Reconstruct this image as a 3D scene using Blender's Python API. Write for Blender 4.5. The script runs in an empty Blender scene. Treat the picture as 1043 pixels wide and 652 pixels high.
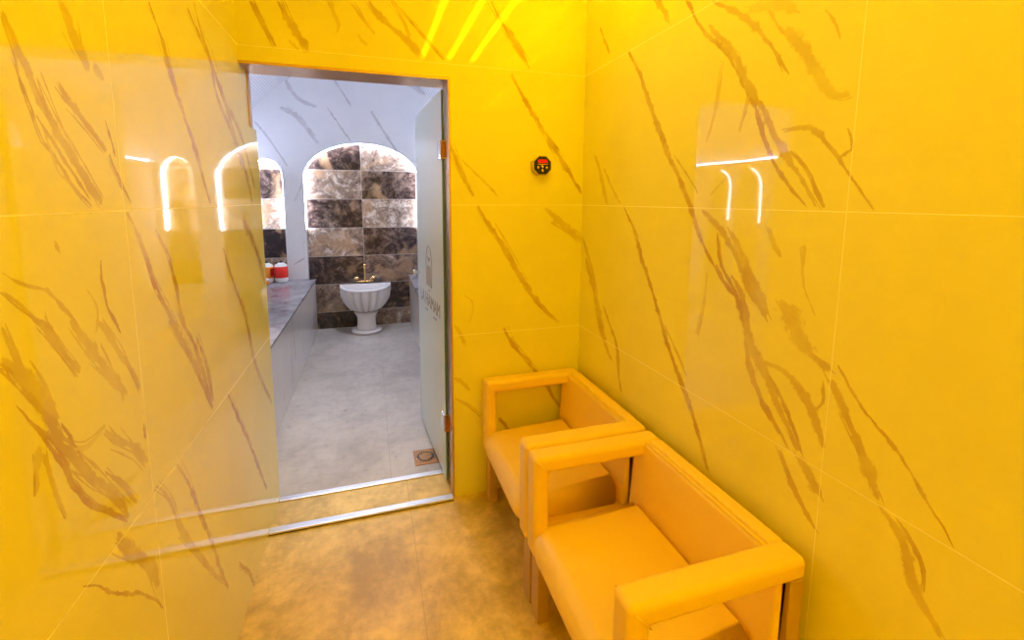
VEINS_L = [
 (100,[840,1760,3.3,849,1731,3.3,856,1706,3.3,866,1665,3.2,878,1631,3.6,894,1591,3.0,929,1556,3.6,963,1516,3.5,1009,1483,3.7]),
 (75,[845,1767,7.5,862,1722,8.0,882,1687,8.5,903,1655,8.5,932,1611,8.5,955,1584,9.1,988,1544,9.5,1041,1484,9.9]),
 (100,[882,1632,2.1,917,1594,2.2,943,1562,2.5,995,1504,2.5,1015,1486,2.4]),
 (70,[980,1829,12.3,996,1805,12.5,1009,1778,12.9,1028,1757,13.2,1049,1725,13.7]),
 (70,[1053,1749,9.0,1097,1724,9.5]),
 (80,[947,1695,6.6,968,1668,6.7,989,1654,6.3,1030,1625,6.6,1078,1590,7.5]),
 (100,[1078,1590,4.2,1102,1550,4.2,1148,1487,4.6]),
 (100,[1077,1656,2.7,1096,1610,3.0,1104,1581,2.5]),
 (100,[1316,1962,8.4,1377,1906,9.2,1418,1825,10.0,1471,1747,10.5,1538,1663,10.8,1591,1576,11.7,1648,1481,12.5]),
 (100,[1126,1477,5.1,1158,1432,5.7,1186,1373,6.3,1219,1302,6.0,1273,1229,6.5,1313,1170,6.7,1400,1045,6.8,1500,891,8.0]),
 (100,[1247,1433,6.0,1302,1366,7.2,1336,1273,8.4,1350,1194,7.8,1413,1106,7.7,1461,1014,8.5,1516,881,9.6]),
 (100,[1572,2048,10.8,1640,2010,11.0,1726,1971,12.3,1791,1921,14.0,1880,1847,15.8,1965,1750,17.3,2098,1615,19.7,2177,1491,21.9]),
 (100,[1634,2089,9.2,1690,2010,9.9,1741,1957,10.3,1802,1841,9.6,1950,1740,10.6,2054,1616,12.1]),
 (100,[1859,1853,8.4,2061,1755,11.1,2244,1543,14.6]),
 (100,[2004,1426,13.6,2204,1267,18.5,2312,1102,22.8]),
 (100,[1734,1340,10.8,1826,1202,11.2,1947,1044,13.2,2043,812,13.0,2294,525,12.1]),
 (100,[1667,844,7.6,1834,615,9.0,2095,213,10.8]),
 (100,[1273,1204,7.2,1362,1100,8.1,1447,984,9.6,1520,860,11.3]),
 (100,[1438,1118,5.8,1499,997,6.9,1523,874,7.7]),
 (75,[968,868,10.2,1015,786,10.2,1072,708,12.4,1104,630,14.9]),
 (100,[855,856,2.2,894,821,1.7,937,765,2.5,1013,696,2.8,1074,626,2.8,1111,568,3.1]),
 (70,[1127,859,5.8,1193,773,7.9,1230,674,8.2,1299,565,7.4,1418,391,7.9,1520,252,8.3]),
 (100,[1243,847,5.0,1310,740,5.8,1356,621,6.6,1417,500,6.9,1462,385,7.5,1527,238,7.4]),
 (100,[1642,233,4.5,1754,97,6.1,1815,-16,7.5]),
 (100,[799,1174,3.7,845,1100,4.3,868,1035,4.6,903,974,3.6,954,919,4.3,1011,863,4.6]),
 (80,[817,1154,6.2,875,1073,6.4,918,1009,6.8,972,940,7.5,1019,865,8.4]),
 (100,[854,1147,2.7,892,1068,2.9,928,997,2.7]),
 (100,[951,1005,3.3,999,951,3.6,1049,871,3.9]),
 (60,[965,1078,6.6,992,1044,6.3,1056,988,7.3,1103,923,8.6]),
 (100,[1105,1022,2.9,1109,975,2.9]),
 (50,[810,1120,3.8,820,1054,3.6,841,988,3.4]),
 (40,[805,1140,5.2,795,1107,5.1,788,1065,4.9]),
 (85,[756,1285,5.5,784,1239,5.6,823,1176,6.4,848,1117,6.5,876,1082,6.5,919,1012,7.1]),
 (100,[770,1216,2.0,816,1140,2.2,858,1050,2.5,896,971,2.3,992,883,2.1]),
 (80,[834,1319,6.7,863,1272,7.0,918,1202,7.6]),
 (65,[904,1300,8.6,959,1223,9.4,1025,1141,10.1,1055,1103,10.9]),
 (50,[985,1279,6.3,1038,1206,6.7,1060,1166,6.5]),
 (100,[772,1375,2.4,802,1350,2.8,836,1318,2.8,860,1298,3.4,874,1268,3.3,915,1205,3.6]),
 (80,[777,1401,2.1,825,1370,2.5,862,1357,2.3,888,1331,2.5,921,1291,3.4,955,1235,3.3,1005,1163,3.5,1052,1105,3.5]),
 (70,[893,1438,5.4,909,1406,5.8]),
 (70,[926,1429,3.1,947,1415,2.9]),
 (70,[928,1399,4.9,934,1373,5.4]),
 (100,[1017,1393,3.5,1009,1352,3.5,1021,1295,3.3,1057,1228,2.6]),
 (70,[765,1333,4.3,779,1284,4.7,805,1227,4.6,832,1191,4.6]),
 (60,[757,1287,7.6,785,1255,8.4,822,1209,9.7,851,1148,10.4]),
 (50,[959,1345,2.4,988,1297,3.0,971,1254,3.2]),
 (70,[1050,1192,3.3,1092,1128,3.7,1105,1088,4.0]),
 (50,[897,1609,2.2,924,1543,2.6,958,1520,2.6]),
 (50,[883,1686,5.1,907,1641,4.9,916,1627,4.9]),
 (35,[858,1103,3.8,902,1075,4.4,965,1078,6.2]),
]
VEINS_R = [
 (80,[1523,2235,13.6,1478,2177,13.6,1440,2120,14.0]),
 (100,[1361,2170,5.7,1314,2121,5.7]),
 (100,[1959,2289,6.7,1909,2213,6.5,1861,2144,6.0]),
 (100,[1707,2110,11.4,1614,1994,11.2,1562,1904,11.6,1511,1822,11.3,1430,1693,10.7,1363,1601,10.1,1281,1482,10.2,1231,1389,9.4,1161,1303,9.0,1097,1233,8.9]),
 (70,[1384,1664,3.2,1246,1521,2.9]),
 (100,[1361,2170,7.0,1276,2053,5.9,1157,1937,5.8,1081,1829,5.5,1025,1742,5.6,995,1664,5.9,954,1590,5.5,859,1488,5.0]),
 (80,[1245,2051,9.0,1150,1949,8.6,1083,1859,8.9,1035,1784,8.2,1002,1738,8.3,943,1635,7.9,885,1564,7.3,828,1483,6.9]),
 (100,[917,1633,3.9,859,1572,4.0,810,1481,3.8]),
 (75,[1229,2118,7.6,1097,2018,6.9,1027,1945,6.9,988,1897,7.3,940,1823,6.7]),
 (50,[957,1943,12.7,900,1871,12.5,852,1796,12.0,809,1739,11.9,769,1741,13.7]),
 (60,[1029,2038,3.4,972,1948,3.3,902,1883,3.2]),
 (60,[855,1950,1.9,825,1911,2.0,805,1863,1.8]),
 (80,[948,1684,4.9,859,1676,4.6,820,1634,4.3,791,1599,4.3,750,1546,3.6,700,1481,3.9]),
 (80,[775,1668,2.5,757,1616,2.7,791,1599,2.9]),
 (45,[1168,1926,4.3,1192,1772,4.1,1223,1680,4.1]),
 (45,[1060,1797,3.8,1076,1738,3.8,1091,1696,4.3]),
 (80,[1228,1470,11.0,1154,1422,10.7,1072,1345,10.4,1013,1260,10.5,971,1207,10.1,941,1164,10.1]),
 (100,[1153,1407,5.1,1123,1299,5.4,1061,1225,4.9,1017,1140,4.5]),
 (60,[968,1433,6.5,935,1374,6.2,914,1352,5.7]),
 (60,[871,1376,2.9,850,1388,3.3,850,1326,3.5]),
 (100,[1703,1480,11.5,1621,1384,11.5,1549,1263,11.1,1497,1192,10.7,1418,1061,10.5,1351,952,10.5,1249,822,9.7,1192,738,9.2,1130,612,9.2]),
 (70,[1973,1720,12.4,1909,1610,12.8,1846,1483,12.3]),
 (70,[1883,1649,5.0,1727,1484,4.7]),
 (60,[2076,1311,12.4,1960,1141,12.1,1914,1047,12.3]),
 (80,[2038,1214,18.3,1990,1131,17.3,1934,1043,17.5,1867,909,17.1,1805,817,16.0,1757,776,14.9]),
 (100,[1854,1008,8.7,1785,931,8.6,1719,858,9.2,1695,735,8.6,1665,655,8.4]),
 (60,[1393,1042,4.6,1307,956,3.9,1249,887,4.0]),
 (100,[1153,1304,10.0,1098,1245,9.5,1053,1212,9.1,1017,1140,9.6,992,1024,9.5,948,953,9.2,895,901,9.2,848,850,8.8]),
 (80,[1089,1277,11.0,1039,1226,11.0,999,1101,11.0,942,1031,11.0,887,947,10.2,817,857,10.1]),
 (100,[979,1067,5.6,900,997,4.9,833,905,4.8,811,854,5.1]),
 (70,[1093,1411,10.5,1041,1337,10.4,996,1264,10.5,966,1227,10.5,943,1185,9.9]),
 (55,[912,1231,19.3,881,1212,19.5,854,1161,19.6,814,1120,19.1]),
 (70,[820,1125,8.4,765,1107,8.0,747,1097,8.3]),
 (70,[953,1047,8.7,896,1054,9.0,839,1030,9.3,791,981,8.7,755,902,8.4]),
 (50,[861,1389,3.0,841,1287,2.7,803,1218,2.5]),
 (45,[1185,1268,4.5,1189,1163,4.4,1213,1050,4.3]),
 (80,[774,1074,3.1,768,1014,2.9,791,981,2.6]),
 (80,[876,834,7.4,818,749,7.3,755,685,6.7]),
 (70,[813,840,15.2,780,807,14.8,751,776,14.4]),
 (100,[743,1123,3.5,689,1055,3.5,607,985,3.5,541,910,3.1,514,880,3.4,489,844,3.4]),
 (80,[753,1080,12.2,705,995,11.4,664,930,11.2,624,853,10.8]),
 (75,[629,845,10.8,577,801,9.4,540,712,8.9,509,678,9.4,486,652,9.3]),
 (100,[592,839,3.9,556,805,3.7,535,765,2.6,532,720,2.1]),
 (100,[474,1475,3.8,462,1461,3.8]),
 (35,[1085,2034,12.2,992,2012,10.0,926,1970,8.8]),
 (40,[1126,1573,3.5,1196,1514,3.5]),
]
VEINS_B = [
 (100,[557,2404,9.4,627,2293,9.4,754,2121,10.1]),
 (100,[652,2095,9.9,726,1979,10.3,818,1842,9.8,920,1699,10.2,1038,1530,10.7]),
 (80,[360,1754,8.1,422,1604,8.3,474,1517,8.5]),
 (60,[414,1689,3.5,590,1518,3.5]),
 (90,[488,1475,11.0,546,1376,11.0,615,1279,11.4,734,1078,11.4,825,960,11.0,925,864,11.7]),
 (60,[834,1466,15.1,943,1371,15.2,1050,1288,15.5]),
 (60,[862,1397,5.0,971,1331,5.4]),
 (100,[621,868,9.8,668,777,9.8,737,692,10.0,797,617,10.1,853,541,10.3,911,441,10.2,969,378,10.6]),
 (100,[596,393,7.2,638,333,7.2,660,303,7.6]),
 (60,[369,635,9.6,413,594,9.6,453,554,9.2]),
 (60,[368,529,5.1,442,472,4.6,503,406,4.9]),
 (80,[-426,2281,6.6,-392,2204,7.1,-344,2112,7.2]),
 (80,[-327,2293,9.6,-281,2201,9.7,-220,2101,10.0]),
 (50,[-295,2147,6.0,-253,2105,6.0]),
 (70,[17,2336,10.6,51,2293,10.6,119,2237,11.3,188,2184,11.3,246,2120,11.3]),
 (80,[113,2348,6.4,198,2270,6.7,269,2192,6.7,342,2120,6.7]),
 (60,[-50,2320,4.6,13,2242,4.6,48,2198,4.2]),
 (50,[-135,2317,3.8,-101,2221,4.2,-114,2185,3.6]),
 (50,[-28,2198,6.0,14,2147,6.7]),
 (50,[113,2348,6.5,161,2274,6.5,188,2204,6.5]),
 (50,[373,903,4.9,415,825,4.9,430,789,4.7]),
 (30,[427,1045,3.6,466,994,3.5,445,897,3.6]),
]
VEINS_F = [
 (70,[-830,2778,15.4,-707,2576,15.9,-525,2495,16.1]),
 (80,[-343,2817,10.6,-162,2518,11.1]),
 (70,[-874,2474,20.8,-716,2381,21.2,-523,2110,21.3]),
 (90,[-416,2502,10.4,-186,2145,10.7]),
 (80,[45,2488,13.7,177,2269,14.2,334,2022,14.0]),
 (80,[-1135,2318,10.6,-997,2122,9.8,-840,1859,9.9]),
 (60,[399,2854,23.0,507,2787,22.7,650,2710,22.9]),
 (80,[-837,774,10.4,-723,847,10.7]),
 (40,[-791,1479,11.8,-714,1640,12.3,-689,1746,12.3]),
]
import bpy, bmesh, math, random
import numpy as np
from mathutils import Vector, Matrix
from mathutils.geometry import delaunay_2d_cdt

PI = math.pi
scene = bpy.context.scene
COL = scene.collection
random.seed(11)

# ------------------------------------------------------------------ layout
XL, XR = -0.4837, 1.037          # side walls of the amber room
YB, YB2, YB3 = 2.10, 2.26, 2.34  # doorway: front face, end of frame, end of reveal
YR = -2.2                        # wall behind the camera
XD, ZD = 0.3627, 2.05            # right jamb and height of the doorway
H = 2.72                         # ceiling
BL, BR = -1.31, 1.11             # side walls of the bath
YF = 5.42                        # far wall of the bath
ZL = 1.87                        # top of the ledge the vault springs from
VX, VZ, VR = -0.10, 1.665, 1.30  # vault circle
ZB = 0.61                        # bench top

# ------------------------------------------------------------------ nodes
def nmat(name):
    m = bpy.data.materials.new(name); m.use_nodes = True
    nt = m.node_tree; nt.nodes.clear()
    out = nt.nodes.new('ShaderNodeOutputMaterial')
    b = nt.nodes.new('ShaderNodeBsdfPrincipled')
    nt.links.new(b.outputs[0], out.inputs[0])
    return m, nt, b
def N(nt, t, **kw):
    n = nt.nodes.new(t)
    for k, v in kw.items():
        if k.startswith('i_'):
            k = k[2:]; n.inputs[int(k) if k.isdigit() else k].default_value = v
        else: setattr(n, k, v)
    return n
def math_(nt, op, a, b=None, c=None):
    n = nt.nodes.new('ShaderNodeMath'); n.operation = op
    for i, x in enumerate((a, b, c)):
        if x is None: continue
        if isinstance(x, (int, float)): n.inputs[i].default_value = x
        else: nt.links.new(x, n.inputs[i])
    return n.outputs[0]
def mix(nt, f, a, b, mode='MIX'):
    n = nt.nodes.new('ShaderNodeMix'); n.data_type = 'RGBA'; n.blend_type = mode
    for i, x in ((0, f), (6, a), (7, b)):
        if isinstance(x, (int, float)): n.inputs[i].default_value = x
        elif isinstance(x, tuple): n.inputs[i].default_value = (*x, 1)
        else: nt.links.new(x, n.inputs[i])
    return n.outputs[2]
def ramp(nt, fac, lo, hi):
    n = nt.nodes.new('ShaderNodeMapRange'); n.interpolation_type = 'SMOOTHSTEP'
    nt.links.new(fac, n.inputs[0]); n.inputs[1].default_value = lo; n.inputs[2].default_value = hi
    return n.outputs[0]
def noise(nt, vec, scale, detail=4, rough=.55, dist=0.0):
    n = N(nt, 'ShaderNodeTexNoise', i_Scale=scale, i_Detail=detail, i_Roughness=rough, i_Distortion=dist)
    nt.links.new(vec, n.inputs['Vector']); return n
def plain(name, col, rough=.4, metal=0.0, bump=None, spec=None, **kw):
    m, nt, b = nmat(name)
    b.inputs['Roughness'].default_value = rough; b.inputs['Metallic'].default_value = metal
    geo = N(nt, 'ShaderNodeNewGeometry')
    n = noise(nt, geo.outputs['Position'], 18, 3)
    c = mix(nt, math_(nt, 'MULTIPLY', n.outputs['Fac'], .14), col, tuple(x*.75 for x in col))
    nt.links.new(c, b.inputs['Base Color'])
    if bump:
        n2 = noise(nt, geo.outputs['Position'], bump[0], 3)
        bp = N(nt, 'ShaderNodeBump', i_Strength=bump[1], i_Distance=bump[2])
        nt.links.new(n2.outputs['Fac'], bp.inputs['Height']); nt.links.new(bp.outputs[0], b.inputs['Normal'])
    for k, v in kw.items(): b.inputs[k.replace('_', ' ')].default_value = v
    return m
def emit(name, col, s):
    m = bpy.data.materials.new(name); m.use_nodes = True; nt = m.node_tree; nt.nodes.clear()
    o = nt.nodes.new('ShaderNodeOutputMaterial'); e = nt.nodes.new('ShaderNodeEmission')
    e.inputs[0].default_value = (*col, 1); e.inputs[1].default_value = s
    nt.links.new(e.outputs[0], o.inputs[0]); return m

def marble(name, base, vein, joint=None, axis=None, off=0.0, veins=True, rough=.035, auto=.35, zoff=.8435, zstep=.6323, zmin=.5, ystep=1.344, wave=True, jcol=None):
    """polished veined stone; joint lines at the tile module; traced veins come from the mesh inlay"""
    m, nt, b = nmat(name)
    geo = N(nt, 'ShaderNodeNewGeometry'); P = geo.outputs['Position']
    cloud = noise(nt, P, 2.2, 5, .6)
    c = mix(nt, ramp(nt, cloud.outputs['Fac'], .3, .75), base, tuple(x*.93 for x in base))
    st = N(nt, 'ShaderNodeMapping'); st.inputs['Scale'].default_value = (1.2, 1.2, 22)
    nt.links.new(P, st.inputs['Vector'])
    sn = noise(nt, st.outputs[0], 1.6, 5, .65)
    c = mix(nt, math_(nt, 'MULTIPLY', ramp(nt, sn.outputs['Fac'], .5, .75), .10), c, tuple(x*.82 for x in base))
    if veins:
        a = N(nt, 'ShaderNodeAttribute', attribute_name='vein')
        s = N(nt, 'ShaderNodeAttribute', attribute_name='vein_s')
        vn = noise(nt, P, 46, 7, .8)
        brk = noise(nt, P, 9, 4, .6)
        v = math_(nt, 'ADD', a.outputs['Fac'], math_(nt, 'MULTIPLY', math_(nt, 'SUBTRACT', vn.outputs['Fac'], .5), 1.9))
        v = math_(nt, 'MULTIPLY', ramp(nt, v, .22, .60), ramp(nt, a.outputs['Fac'], 0.0, .08))
        v = math_(nt, 'MULTIPLY', v, math_(nt, 'ADD', .55, math_(nt, 'MULTIPLY', ramp(nt, brk.outputs['Fac'], .3, .65), .45)))
        v = math_(nt, 'MULTIPLY', v, s.outputs['Fac'])
        c = mix(nt, v, c, vein)
    if auto:                                  # hairline veins running down to the right
        rot = N(nt, 'ShaderNodeMapping'); rot.inputs['Rotation'].default_value = (.45, -.45, .2)
        rot.inputs['Scale'].default_value = (1.6, 1.6, .42)
        nt.links.new(P, rot.inputs['Vector'])
        w = noise(nt, rot.outputs[0], 1.5, 6, .6, .6)
        d = math_(nt, 'ABSOLUTE', math_(nt, 'SUBTRACT', w.outputs['Fac'], .5))
        g = math_(nt, 'SUBTRACT', 1.0, ramp(nt, d, .0, .012))
        k = noise(nt, P, 1.7, 2)
        g = math_(nt, 'MULTIPLY', g, ramp(nt, k.outputs['Fac'], .5, .66))
        c = mix(nt, math_(nt, 'MULTIPLY', g, auto), c, vein)
    if joint:
        sep = N(nt, 'ShaderNodeSeparateXYZ'); nt.links.new(P, sep.inputs[0])
        def line(sock, o, step, w):
            q = math_(nt, 'DIVIDE', math_(nt, 'SUBTRACT', sock, o), step)
            q = math_(nt, 'ABSOLUTE', math_(nt, 'SUBTRACT', q, math_(nt, 'ROUND', q)))
            return math_(nt, 'LESS_THAN', math_(nt, 'MULTIPLY', q, step), w)
        jz = math_(nt, 'MULTIPLY', line(sep.outputs[2], zoff, zstep, joint), math_(nt, 'GREATER_THAN', sep.outputs[2], zmin))
        if axis is not None:
            jy = line(sep.outputs[axis], off, ystep, joint*.8)
            jz = math_(nt, 'MAXIMUM', jz, jy)
        c = mix(nt, math_(nt, 'MULTIPLY', jz, .8), c, jcol or (.99, .95, .55))
        rr = math_(nt, 'ADD', rough, math_(nt, 'MULTIPLY', jz, .4)); nt.links.new(rr, b.inputs['Roughness'])
    else: b.inputs['Roughness'].default_value = rough
    b.inputs['IOR'].default_value = 1.5
    nt.links.new(c, b.inputs['Base Color'])
    if wave:
        wn = noise(nt, P, 3.4, 1, .4)
        bp = N(nt, 'ShaderNodeBump', i_Strength=.6, i_Distance=.0012)
        nt.links.new(wn.outputs['Fac'], bp.inputs['Height']); nt.links.new(bp.outputs[0], b.inputs['Normal'])
    return m

def cement(name, lo, hi, rough=.34, joint=None):
    m, nt, b = nmat(name)
    geo = N(nt, 'ShaderNodeNewGeometry'); P = geo.outputs['Position']
    n1 = noise(nt, P, 3.2, 8, .68, .4); n2 = noise(nt, P, 17, 6, .75)
    f = math_(nt, 'ADD', math_(nt, 'MULTIPLY', n1.outputs['Fac'], .65), math_(nt, 'MULTIPLY', n2.outputs['Fac'], .35))
    c = mix(nt, ramp(nt, f, .36, .64), lo, hi)
    if joint:
        sep = N(nt, 'ShaderNodeSeparateXYZ'); nt.links.new(P, sep.inputs[0])
        q = math_(nt, 'ABSOLUTE', math_(nt, 'SUBTRACT', sep.outputs[0], joint))
        c = mix(nt, math_(nt, 'MULTIPLY', math_(nt, 'LESS_THAN', q, .002), .5), c, tuple(x*.75 for x in lo))
    nt.links.new(c, b.inputs['Base Color'])
    rr = math_(nt, 'ADD', rough-.08, math_(nt, 'MULTIPLY', n2.outputs['Fac'], .2)); nt.links.new(rr, b.inputs['Roughness'])
    bp = N(nt, 'ShaderNodeBump', i_Strength=.25, i_Distance=.002)
    nt.links.new(n1.outputs['Fac'], bp.inputs['Height']); nt.links.new(bp.outputs[0], b.inputs['Normal'])
    return m

def onyx(name, axis, x0, tw, th, z0):
    """brown swirling stone laid as slabs; every slab is cut from another spot and has its own tone"""
    m, nt, b = nmat(name)
    geo = N(nt, 'ShaderNodeNewGeometry'); P = geo.outputs['Position']
    sep = N(nt, 'ShaderNodeSeparateXYZ'); nt.links.new(P, sep.inputs[0])
    qx = math_(nt, 'DIVIDE', math_(nt, 'SUBTRACT', sep.outputs[axis], x0), tw)
    qz = math_(nt, 'DIVIDE', math_(nt, 'SUBTRACT', sep.outputs[2], z0), th)
    ix, iz = math_(nt, 'FLOOR', qx), math_(nt, 'FLOOR', qz)
    cid = N(nt, 'ShaderNodeCombineXYZ'); nt.links.new(ix, cid.inputs[0]); nt.links.new(iz, cid.inputs[1])
    cid.inputs[2].default_value = 3.7
    wn = N(nt, 'ShaderNodeTexWhiteNoise', noise_dimensions='3D'); nt.links.new(cid.outputs[0], wn.inputs['Vector'])
    offv = N(nt, 'ShaderNodeVectorMath', operation='SCALE', i_Scale=9.0); nt.links.new(wn.outputs['Color'], offv.inputs[0])
    add = N(nt, 'ShaderNodeVectorMath', operation='ADD'); nt.links.new(P, add.inputs[0]); nt.links.new(offv.outputs[0], add.inputs[1])
    V = add.outputs[0]
    n1 = noise(nt, V, 4.2, 9, .72, 1.8); n2 = noise(nt, V, 22, 6, .75, .8); n3 = noise(nt, V, 2.4, 3, .5, 1.0)
    f = math_(nt, 'ADD', math_(nt, 'MULTIPLY', n1.outputs['Fac'], .62), math_(nt, 'MULTIPLY', n2.outputs['Fac'], .38))
    # checkered light and dark slabs
    par = math_(nt, 'PINGPONG', math_(nt, 'ADD', ix, iz), 1.0)
    f = math_(nt, 'ADD', f, math_(nt, 'MULTIPLY', math_(nt, 'SUBTRACT', par, .5), .13))
    f = math_(nt, 'ADD', f, math_(nt, 'MULTIPLY', math_(nt, 'SUBTRACT', wn.outputs['Value'], .5), .10))
    cr = nt.nodes.new('ShaderNodeValToRGB'); e = cr.color_ramp.elements
    e[0].position = .40; e[0].color = (.022, .012, .012, 1); e[1].position = .68; e[1].color = (.68, .58, .50, 1)
    for p, c in ((.47, (.075, .045, .038)), (.53, (.19, .13, .105)), (.60, (.30, .22, .17))):
        k = e.new(p); k.color = (*c, 1)
    nt.links.new(f, cr.inputs[0])
    c = mix(nt, math_(nt, 'MULTIPLY', ramp(nt, n3.outputs['Fac'], .52, .64), .60), cr.outputs[0], (.44, .27, .15))
    fx = math_(nt, 'SUBTRACT', qx, ix); fz = math_(nt, 'SUBTRACT', qz, iz)
    def edge(q, size): return math_(nt, 'LESS_THAN', math_(nt, 'MULTIPLY', math_(nt, 'MINIMUM', q, math_(nt, 'SUBTRACT', 1.0, q)), size), .003)
    j = math_(nt, 'MAXIMUM', edge(fx, tw), edge(fz, th))
    c = mix(nt, math_(nt, 'MULTIPLY', j, .7), c, (.5, .45, .42))
    nt.links.new(c, b.inputs['Base Color']); b.inputs['Roughness'].default_value = .22
    return m

def mosaic(name, base):
    m, nt, b = nmat(name)
    geo = N(nt, 'ShaderNodeNewGeometry'); P = geo.outputs['Position']
    sep = N(nt, 'ShaderNodeSeparateXYZ'); nt.links.new(P, sep.inputs[0])
    ang = math_(nt, 'ARCTAN2', math_(nt, 'SUBTRACT', sep.outputs[2], VZ), math_(nt, 'SUBTRACT', sep.outputs[0], VX))
    u = math_(nt, 'DIVIDE', math_(nt, 'MULTIPLY', ang, VR), .025); v = math_(nt, 'DIVIDE', sep.outputs[1], .025)
    def g(s):
        fr = math_(nt, 'FRACT', s); return math_(nt, 'LESS_THAN', math_(nt, 'MINIMUM', fr, math_(nt, 'SUBTRACT', 1.0, fr)), .10)
    j = math_(nt, 'MAXIMUM', g(u), g(v))
    c = mix(nt, j, base, tuple(x*.62 for x in base))
    nt.links.new(c, b.inputs['Base Color']); b.inputs['Roughness'].default_value = .25
    return m

M = {}
MARB = (.86, .80, .24); VEIN = (.52, .35, .12)
M['left'] = marble('amber_room_marble_left', MARB, VEIN, .0013, 1, 1.1166, auto=0)
M['right'] = marble('amber_room_marble_right', MARB, VEIN, .0013, 1, .7555, auto=0)
M['back'] = marble('amber_room_marble_back', MARB, VEIN, .0013, auto=0)
M['rear'] = marble('amber_room_marble_rear', MARB, VEIN, .0013, 0, 0, veins=False)
M['bath'] = marble('bath_white_marble', (.74, .74, .76), (.36, .34, .37), None, veins=False, rough=.12, auto=.6, wave=False)
M['far'] = marble('bath_far_wall_marble', (.74, .74, .76), (.40, .38, .41), None, veins=True, rough=.15, auto=.2, wave=False)
M['benchfront'] = marble('bench_front_marble', (.66, .64, .63), (.26, .23, .22), None, veins=False, rough=.08, auto=.8, wave=False)
M['basin'] = marble('basin_marble', (.76, .73, .74), (.16, .14, .16), None, veins=False, rough=.22, auto=1.0, wave=False)
M['benchtop'] = cement('bench_top_grey_marble', (.12, .115, .13), (.30, .29, .32), .16)
M['floor'] = cement('warm_microcement', (.50, .35, .11), (.92, .69, .24), .36, .14)
M['bathfloor'] = cement('grey_microcement', (.40, .365, .34), (.57, .525, .48), .28, .06)
M['onyx'] = onyx('brown_onyx_slabs', 0, -.088, .62, .327, .195)
M['onyxside'] = onyx('brown_onyx_side_slabs', 1, 4.6, .62, .327, .195)
M['mosaic'] = mosaic('vault_mosaic', (.74, .74, .78))
M['paint'] = plain('white_ceiling_paint', (.80, .78, .74), .6)
M['steel'] = plain('brushed_steel', (.62, .40, .22), .32, .85)
M['alu'] = plain('pale_aluminium', (.82, .82, .84), .34, 1.0)
M['dark'] = plain('shadow_dark', (.03, .02, .02), .6)  # near-black painted as shadow, below the threshold bar and in the bench gap
M['leather'] = plain('tan_leatherette', (.92, .64, .20), .42, bump=(260, .12, .0006))
M['seam'] = plain('leather_piping', (.93, .66, .30), .45)
M['wood'] = plain('chair_leg_wood', (.52, .33, .17), .45)
M['brass'] = plain('polished_brass', (.80, .52, .22), .2, 1.0)
M['copper'] = plain('aged_copper', (.40, .20, .09), .35, .8)
M['chrome'] = plain('chrome', (.8, .8, .82), .08, 1.0)
M['white'] = plain('white_plastic', (.8, .79, .78), .35)
M['beige'] = plain('beige_plastic', (.66, .50, .24), .4)
M['black'] = plain('black_plastic', (.012, .01, .014), .3)
M['red'] = plain('red_label', (.72, .02, .01), .45)
M['orange'] = plain('orange_label', (.80, .25, .02), .45)
M['ink'] = plain('frosting_ink', (.34, .33, .38), .6)
M['led_red'] = emit('red_led_display', (1, .02, .002), 1.3)
M['glassedge'] = plain('green_glass_edge', (.10, .26, .20), .15)
m, nt, b = nmat('frosted_glass'); M['frost'] = m
b.inputs['Base Color'].default_value = (.82, .92, .95, 1); b.inputs['Roughness'].default_value = .35
b.inputs['Transmission Weight'].default_value = .25
AMBER = (1, .65, .002)
M['lamp'] = emit('amber_led_tube', AMBER, 18)
M['fill_lamp'] = emit('amber_fill_tube_rear', AMBER, 68)  # stronger glow for the added fill tubes behind the camera
M['led'] = emit('cool_white_led', (.80, .85, 1.0), 38)
M['led_cove'] = emit('cool_white_cove_led', (.64, .72, 1.0), 85)

# ------------------------------------------------------------------ mesh helpers
def link(name, me, mats, parent=None):
    o = bpy.data.objects.new(name, me); COL.objects.link(o)
    for m in (mats if isinstance(mats, (list, tuple)) else [mats]): me.materials.append(m)
    if parent: o.parent = parent
    return o
def obj(name, bm, mats, parent=None, smooth=False, wn=False):
    me = bpy.data.meshes.new(name); bmesh.ops.recalc_face_normals(bm, faces=bm.faces[:]); bm.to_mesh(me); bm.free()
    if smooth:
        for p in me.polygons: p.use_smooth = True
    o = link(name, me, mats, parent)
    if wn: o.modifiers.new('wn', 'WEIGHTED_NORMAL')
    return o
def tag(o, label=None, cat=None, group=None, kind=None):
    for k, v in (('label', label), ('category', cat), ('group', group), ('kind', kind)):
        if v: o[k] = v
    return o
def empty(name, loc=(0, 0, 0), rz=0):
    o = bpy.data.objects.new(name, None); COL.objects.link(o); o.location = loc; o.rotation_euler = (0, 0, rz)
    o.empty_display_size = .1; return o
def box(bm, a, b_, bev=0, seg=3, mi=0):
    r = bmesh.ops.create_cube(bm, size=1)
    vs = r['verts']
    for v in vs:
        for i in range(3): v.co[i] = a[i] + (v.co[i]+.5)*(b_[i]-a[i])
    fs = list({f for v in vs for f in v.link_faces})
    for f in fs: f.material_index = mi
    if bev:
        es = list({e for v in vs for e in v.link_edges})
        bmesh.ops.bevel(bm, geom=es, offset=bev, segments=seg, profile=.5, affect='EDGES')
    return bm
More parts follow.
